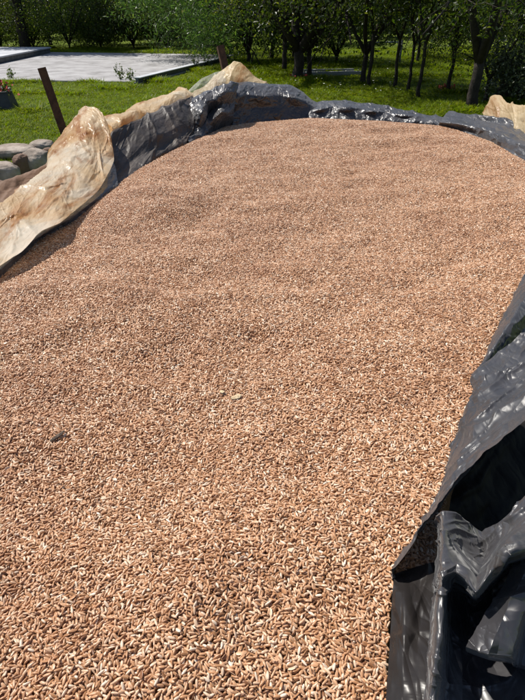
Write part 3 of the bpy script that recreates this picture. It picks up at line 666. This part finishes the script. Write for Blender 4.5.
# brown stained outer fold in the shade, behind the flap
S0 = [[PY(-80, 250, .9), PY(-80, 228, 1.0), PY(-90, 212, 1.1)], [PY(-6, 218, 1.03), PY(-6, 200, 1.15), PY(-6, 187, 1.24)], [PY(25, 197, 1.20), PY(24, 186, 1.29), PY(24, 176, 1.38)],
      [PY(48, 184, 1.37), PY(47, 175, 1.42), PY(47, 166, 1.48)], [PY(66, 165, 1.5), PY(64, 155, 1.54), PY(62, 148, 1.58)]]
S0 = [r + skirt(r[-1], (-.10, .10, 0)) for r in S0]
film_obj('outer_fold', sheet, film(S0, 100, 60, .008, 7, 14), M['brownfilm'], 'dirty brown fold in shade beside the stones')

# dusty black wall of film running back from the flap
B1 = [
 [PG(103, 197, -.02), PY(104, 188, 1.40), PY(103, 178, 1.46), PY(104, 165, 1.52), PY(106, 150, 1.58)],
 [PG(118, 184, -.012), PY(116, 176, 1.46), PY(113, 162, 1.52), PY(113, 148, 1.58), PY(112, 132, 1.64)],
 [PG(140, 168, -.008), PY(138, 158, 1.60), PY(137, 147, 1.64), PY(134, 133, 1.70), PY(132, 123, 1.76)],
 [PG(163, 153, -.006), PY(162, 146, 1.75), PY(160, 133, 1.78), PY(156, 120, 1.83), PY(152, 114.5, 1.90)],
 [PG(184, 143, -.005), PY(184, 136, 1.88), PY(184, 124, 1.92), PY(180, 108, 1.98), PY(180, 101, 2.06)],
 [PG(200, 136, -.005), PY(199, 130, 1.99), PY(197, 120, 2.02), PY(192, 108, 2.08), PY(193, 98, 2.15)],
]
edge1 = [r[-1] for r in B1]
B1f = [r + skirt(r[-1], (-.16, .12, 0)) for r in B1]
film_obj('black_wall', sheet, film(under(B1f), 220, 160, .010, 7, 24, sharp=5), M['blackback'], 'dusty black wall of film on the left behind the stained flap')
# strip of white turned over the outer edge of that wall
def off(p, d): return np.array(p) + np.array(d)
W2 = [[off(p, (0.004, -.012, .003)), off(p, (-.005, .01, .014 + .012 * (i % 2))), off(p, (-.06, .07, .004 + .02 * ((i + 1) % 2))), off(p, (-.12, .10, -.16))] for i, p in enumerate(edge1[1:])]
film_obj('white_edge', sheet, film(W2, 200, 70, .009, 10, 31, sharp=5), M['white'], 'narrow turned over pale edge with brown dirt')
# shiny folds at the corner
B2 = [
 [PG(188, 142, -.004), PY(190, 132, 1.96), PY(188, 120, 2.02), PY(186, 108, 2.06), PY(190, 100, 2.12)],
 [PG(199, 137, -.004), PY(198, 128, 1.98), PY(203, 112, 1.98), PY(200, 102, 2.06), PY(199, 96, 2.14)],
 [PG(207, 133, -.004), PY(209, 122, 2.03), PY(208, 116, 2.12), PY(213, 100, 2.10), PY(214, 90, 2.16)],
 [PG(218, 128, -.004), PY(222, 112, 2.05), PY(222, 104, 2.12), PY(226, 92, 2.10), PY(226, 86, 2.18)],
 [PG(232, 124, -.004), PY(233, 114, 2.16), PY(234, 104, 2.18), PY(236, 92, 2.20), PY(238, 85, 2.25)],
]
B2f = [r + skirt(r[-1], (-.1, .18, 0)) for r in B2]
film_obj('black_corner', sheet, film(under(B2f), 120, 120, .014, 9, 36), M['black'], 'glossy black folds with silver highlights at the rear left corner')
# rear roll of black film
def back(stn, seed, amp=.012, nu=220, m='black', out=.2, lab=None, freq=6, name='black_roll'):
    rows_ = []
    for px, yb, yt, bulge in stn:
        p0 = PG(px, yb, -.006); Y0 = p0[1]; hgt = PY(px, yt, Y0 + .13)
        p1 = p0 + [0, .012, .012]; zt = hgt[2]; xt = hgt[0]
        rows_.append([p0, np.array([p0[0], Y0 + .02, ZG + (zt - ZG) * .35]), np.array([(p0[0] + xt) / 2, Y0 + .04 - bulge * .03, ZG + (zt - ZG) * .72]), np.array([xt, Y0 + .085, zt - .004]), np.array([xt, Y0 + .135, zt]),
                      np.array([xt * 1.01, Y0 + out, zt - .05]), np.array([xt * 1.02, Y0 + out + .07, .5]), np.array([xt * 1.02, Y0 + out + .10, -.02])])
    return film_obj(name, sheet, film(under(rows_), nu, 120, amp, freq, seed, (1, 1, .8)), M[m], lab)
back([(226, 125, 88, 0), (236, 123, 84, 1), (247, 121.5, 82, .5), (262, 120, 84, 1), (280, 119, 85, 0), (292, 118.5, 86, 1), (303, 118.2, 92, .5), (312, 118.2, 100, 0), (320, 118.5, 104, 0), (328, 119, 108, 0)], 41, m='black', amp=.006, lab='tall dark fold of black film at the rear of the heap')
back([(309, 119, 106, 0), (320, 118.5, 102, 1), (332, 119, 101, 0), (345, 119.5, 101, 1), (357, 120, 102.5, 0), (370, 120.6, 104, 1), (385, 121, 106, 0), (400, 122, 109.5, 1), (420, 123.5, 113, 0), (440, 125.5, 118, 0), (452, 127, 122, 0)], 47, .009, freq=9, lab='low crumpled black roll with bright glints at the rear edge')
# flat bluish black film at the rear right
B5 = []
for a_, b_, c_, d_ in [((438, 126, -.003), (440, 122, .015), (444, 118, .015), (450, 115, .0)), ((458, 129.5, 0), (460, 124, .022), (463, 119, .02), (468, 115.5, .02)), ((478, 135.5, 0), (481, 128, .025), (487, 122, .016), (492, 117.5, .03)),
                       ((500, 146, 0), (505, 137, .028), (512, 129, .018), (518, 122, .035)), ((525, 161, 0), (532, 149, .03), (540, 138, .02), (548, 128, .04)), ((560, 184, 0), (572, 170, .03), (582, 158, .03), (592, 148, .03)), ((592, 214, 0), (610, 208, .03), (628, 202, .03), (650, 196, .03))]:
    r = [PG(*a_), PG(*b_), PG(*c_), PG(*d_)]; B5.append(r + skirt(r[-1], (.22, .12, 0)))
film_obj('black_border', sheet, film(under(B5), 190, 110, .011, 8, 61), M['black'], 'flat bluish black border film at the rear right')
# stained pale flap standing at the rear right
W4 = []
for (xa, ya), (xb, yb), (xc, yc) in [((482, 113), (484, 112), (486, 109)), ((486, 117), (488, 106), (493, 96)), ((495, 120), (497, 106), (501, 95.5)), ((505, 124), (507, 112), (507, 103)), ((516, 129), (517, 115), (517, 105)), ((530, 136), (531, 120), (531, 107.5)), ((560, 152), (560, 132), (560, 115)), ((600, 178), (600, 150), (600, 130))]:
    yy = PG(xa, ya, .02)[1]; yy = min(yy, 2.35)
    r = [PY(xa, ya, yy), PY(xb, yb, yy + .04), PY(xc, yc, yy + .10)]; W4.append(r + skirt(r[-1], (.1, .16, 0)))
film_obj('white_flap', sheet, film(W4, 180, 120, .008, 7, 71, pin0=False, sharp=5), M['whiteclean'], 'pale flap with brown stain standing up at the rear right')
# translucent yellowish lobe and clear film at the rear left
W3 = []
for (xa, ya), (xb, yb), (xc, yc) in [((176, 112), (180, 104), (186, 99)), ((192, 108), (200, 94), (207, 84)), ((206, 100), (214, 84), (221, 71)), ((216, 96), (226, 76), (234, 61.5)), ((232, 94), (240, 78), (244, 65)), ((248, 93), (252, 84), (254, 76)), ((260, 94), (263, 88), (266, 83)), ((268, 99), (272, 95), (276, 92))]:
    W3.append([PY(xa, ya, 2.34), PY(xb, yb, 2.38), PY(xc, yc, 2.46), off(PY(xc, yc, 2.46), (0, .10, -.05)), off(PY(xc, yc, 2.46), (0, .18, -.45)), np.array([*PY(xc, yc, 2.46)[:2], 0]) + [0, .26, -.02]])
film_obj('white_flap', sheet, film(W3, 180, 120, .009, 8, 81, pin0=False, sharp=5), M['whiteclean'], 'yellowish rounded lobe of pale film at the rear')
W5 = [[PY(160, 118, 2.2), PY(166, 110, 2.24), PY(172, 104, 2.3)], [PY(185, 105, 2.26), PY(192, 92, 2.3), PY(200, 82, 2.36)], [PY(200, 98, 2.3), PY(210, 84, 2.34), PY(216, 73, 2.4)], [PY(222, 96, 2.34), PY(226, 82, 2.36), PY(230, 72, 2.42)]]
film_obj('clear_film', sheet, film(W5, 60, 40, .008, 8, 91, pin0=False), M['clear'], 'thin see-through strip of film left of the yellowish lobe')

# right foreground: folds lying on each other
def rows3(L): return [[PG(*q) for q in r] for r in L]
A = rows3([[(620, 200, 0), (634, 205, .045), (655, 222, .03), (672, 250, -.04)], [(560, 232, 0), (574, 240, .045), (590, 256, .03), (604, 285, -.04)], [(525, 275, 0), (536, 280, .042), (548, 296, .026), (556, 322, -.03)], [(500, 325, .003), (509, 324, .032), (519, 333, .02), (526, 346, -.02)],
           [(486, 356, .003), (491, 352, .018), (497, 357, .008), (500, 364, -.01)], [(476, 376, .002), (478, 373, .006), (480, 374, .003), (482, 378, -.005)]])
film_obj('black_fold', sheet, film(under(A), 240, 90, .005, 16, 101, sharp=4), M['black'], 'narrow shiny upper fold along the right edge of the grain')
Bq = rows3([[(478, 373, .004), (500, 354, .020), (530, 330, .036), (575, 302, .04), (640, 270, .04)], [(474, 395, .004), (497, 382, .026), (530, 362, .040), (575, 338, .05), (650, 300, .05)], [(465, 420, .004), (487, 411, .030), (520, 395, .048), (560, 378, .06), (650, 340, .06)],
            [(452, 460, .004), (472, 455, .028), (500, 443, .055), (530, 420, .062), (620, 375, .07)], [(436, 500, .004), (447, 492, .024), (462, 480, .045), (500, 449, .058), (590, 397, .07)], [(416, 535, .004), (425, 526, .02), (436, 512, .034), (464, 482, .046), (560, 418, .07)]])
# last column pulled back so that the lower border is one bright crease
Bq = rows3([[(478, 373, .004), (496, 357, .020), (528, 331, .036), (575, 302, .04), (640, 270, .03)], [(475, 392, .004), (494, 380, .024), (528, 358, .036), (572, 332, .045), (660, 300, .03)], [(466, 420, .004), (484, 410, .026), (512, 394, .036), (545, 376, .05), (680, 330, .03)],
            [(453, 458, .004), (466, 452, .022), (484, 440, .030), (506, 424, .045), (545, 403, .066)], [(436, 500, .004), (446, 491, .02), (456, 480, .026), (470, 468, .036), (488, 455, .060)], [(418, 533, .004), (424, 526, .022), (431, 517, .034), (439, 508, .045), (450, 493, .058)],
            [(399, 560, .003), (404, 552, .018), (410, 543, .030), (416, 535, .038), (424, 525, .045)], [(393, 580, .002), (394, 577, .006), (396, 573, .014), (398, 569, .02), (401, 565, .024)]])
Bq[2][-1] = PG(590, 378, .07)
film_obj('black_fold', sheet, film(under(Bq), 300, 200, .007, 14, 111, sharp=4), M['black'], 'broad grey lit fold with a bright crease, right of the grain')
Fl = rows3([[(540, 262, -.07), (580, 262, -.08), (620, 262, -.08), (760, 262, -.1)], [(508, 330, -.05), (540, 320, -.08), (600, 300, -.08), (720, 280, -.1)], [(488, 376, -.05), (520, 360, -.07), (600, 330, -.08), (700, 300, -.1)], [(470, 440, -.05), (520, 400, -.07), (600, 350, -.08), (700, 300, -.1)], [(440, 500, -.03), (490, 480, -.06), (560, 450, -.08), (700, 400, -.1)], [(432, 540, -.025), (480, 545, -.05), (560, 540, -.07), (720, 520, -.1)], [(432, 620, -.02), (480, 620, -.04), (560, 620, -.06), (720, 640, -.1)]])
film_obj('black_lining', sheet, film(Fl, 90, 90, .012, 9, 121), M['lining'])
Cq = rows3([
 [(437, 521, .035), (443, 513, .070), (455, 513, .068), (470, 524, .052), (483, 534, .040), (498, 524, .060), (525, 496, .085), (580, 450, .10), (720, 400, .06)],
 [(437, 548, .020), (443, 545, .078), (456, 545, .070), (470, 556, .060), (484, 560, .048), (500, 542, .075), (525, 524, .092), (590, 505, .10), (740, 480, .06)],
 [(435, 577, .014), (442, 577, .080), (456, 572, .078), (467, 579, .082), (476, 592, .088), (492, 570, .100), (508, 550, .112), (560, 545, .11), (760, 560, .06)],
 [(434, 598, .010), (441, 598, .074), (450, 590, .020), (464, 596, .012), (474, 604, .020), (492, 588, .025), (510, 572, .035), (580, 570, .05), (780, 610, .05)],
 [(432, 634, .010), (439, 634, .070), (448, 630, .018), (458, 636, .014), (468, 644, .016), (490, 620, .016), (515, 610, .020), (580, 610, .03), (780, 660, .04)],
 [(429, 664, .010), (436, 662, .064), (447, 662, .022), (462, 660, .016), (474, 662, .018), (500, 656, .018), (526, 646, .020), (590, 650, .03), (780, 710, .04)],
 [(425, 700, .010), (432, 698, .056), (446, 698, .028), (462, 698, .020), (480, 700, .022), (510, 690, .020), (535, 662, .022), (600, 700, .05), (780, 780, .04)],
 [(418, 780, .010), (427, 780, .050), (448, 780, .034), (466, 790, .026), (488, 790, .030), (520, 770, .03), (560, 750, .03), (640, 790, .04), (800, 880, .03)],
 [(410, 980, .006), (424, 980, .03), (448, 980, .03), (466, 990, .026), (488, 990, .03), (520, 970, .03), (560, 950, .03), (640, 990, .03), (800, 1080, .02)]])
Cq = [r + [off(r[-1], (.12, 0, -.4)), np.array([r[-1][0] + .16, r[-1][1], -.02])] for r in Cq]
LIN = .72
film_obj('black_fold', sheet, film(Cq, 340, 380, .0040, 17, 131, pin0=False, sharp=3.5), M['black'], 'big billowed black fold in the lower right corner')
Pn = rows3([[(519, 556, .075), (533, 552, .09), (560, 550, .10), (575, 552, .05), (700, 560, .05)],
 [(512, 569, .078), (528, 566, .088), (547, 568, .09), (560, 572, .045), (700, 590, .05)],
 [(497, 595, .074), (514, 592, .083), (534, 592, .085), (545, 598, .04), (700, 620, .05)],
 [(481, 621, .066), (501, 622, .078), (522, 620, .078), (532, 628, .035), (700, 660, .05)],
 [(466, 647, .056), (488, 655, .066), (511, 657, .066), (520, 664, .03), (690, 720, .04)],
 [(467, 652, .030), (489, 660, .030), (511, 663, .030), (521, 670, .015), (690, 740, .02)]])
film_obj('black_fold', sheet, film(Pn, 180, 190, .004, 22, 151, pin0=False, sharp=3.5), M['black'], 'bright crinkled triangular panel of film in the lower right corner')
D = rows3([[(394, 574, .004), (406, 570, .006), (420, 566, .008), (440, 562, .010)], [(392, 600, .004), (404, 602, .012), (420, 604, .010), (440, 606, .012)], [(390, 640, .004), (404, 642, .014), (418, 642, .010), (438, 646, .014)], [(386, 700, .004), (402, 702, .012), (416, 702, .016), (432, 704, .014)],
           [(380, 800, .004), (400, 800, .012), (414, 800, .012), (428, 800, .012)], [(372, 1000, .002), (396, 1000, .01), (412, 1000, .01), (430, 1000, .01)]])
film_obj('black_fold', sheet, film(D, 160, 60, .0028, 24, 141), M['blackshaded'], 'flat dark panel of film at the bottom beside the grain')


# outer side of the sheet, hanging from the rim down to the grass all round the right and front
ring = [tuple(PG(*q)[:2]) for q in [(592, 205), (604, 228), (575, 250), (540, 262), (525, 277), (500, 326), (478, 374), (458, 430), (446, 500), (440, 560), (437, 640)]]
ring = ring + [(.10, .02), (.08, -.17), (-.20, -.22), (-.55, -.22), (-.80, -.20), (-.84, .0), (-.82, .15), (-.70, .45), (-.62, .62)]
ring = np.array(ring); ctr = np.array([-.1, 1.0]); rows_ = []
for i_, q in enumerate(ring):
    t = ring[min(i_ + 1, len(ring) - 1)] - ring[max(i_ - 1, 0)]; nn = np.array([t[1], -t[0]]); nn /= np.linalg.norm(nn)
    if (nn @ (q - ctr)) < 0: nn = -nn
    k_ = 1.0 if i_ < 12 else .45
    rows_.append([np.array([*(q + nn * a_ * k_), z_]) for a_, z_ in ((.0, ZG - .10), (.10, ZG - .095), (.24, ZG - .10), (.30, ZG - .20), (.34, .45), (.40, -.02))])
film_obj('black_side', sheet, film(rows_, 260, 120, .016, 6, 161, pin0=False, sharp=4), M['blackback'], 'outer side of the black sheet hanging down to the grass')
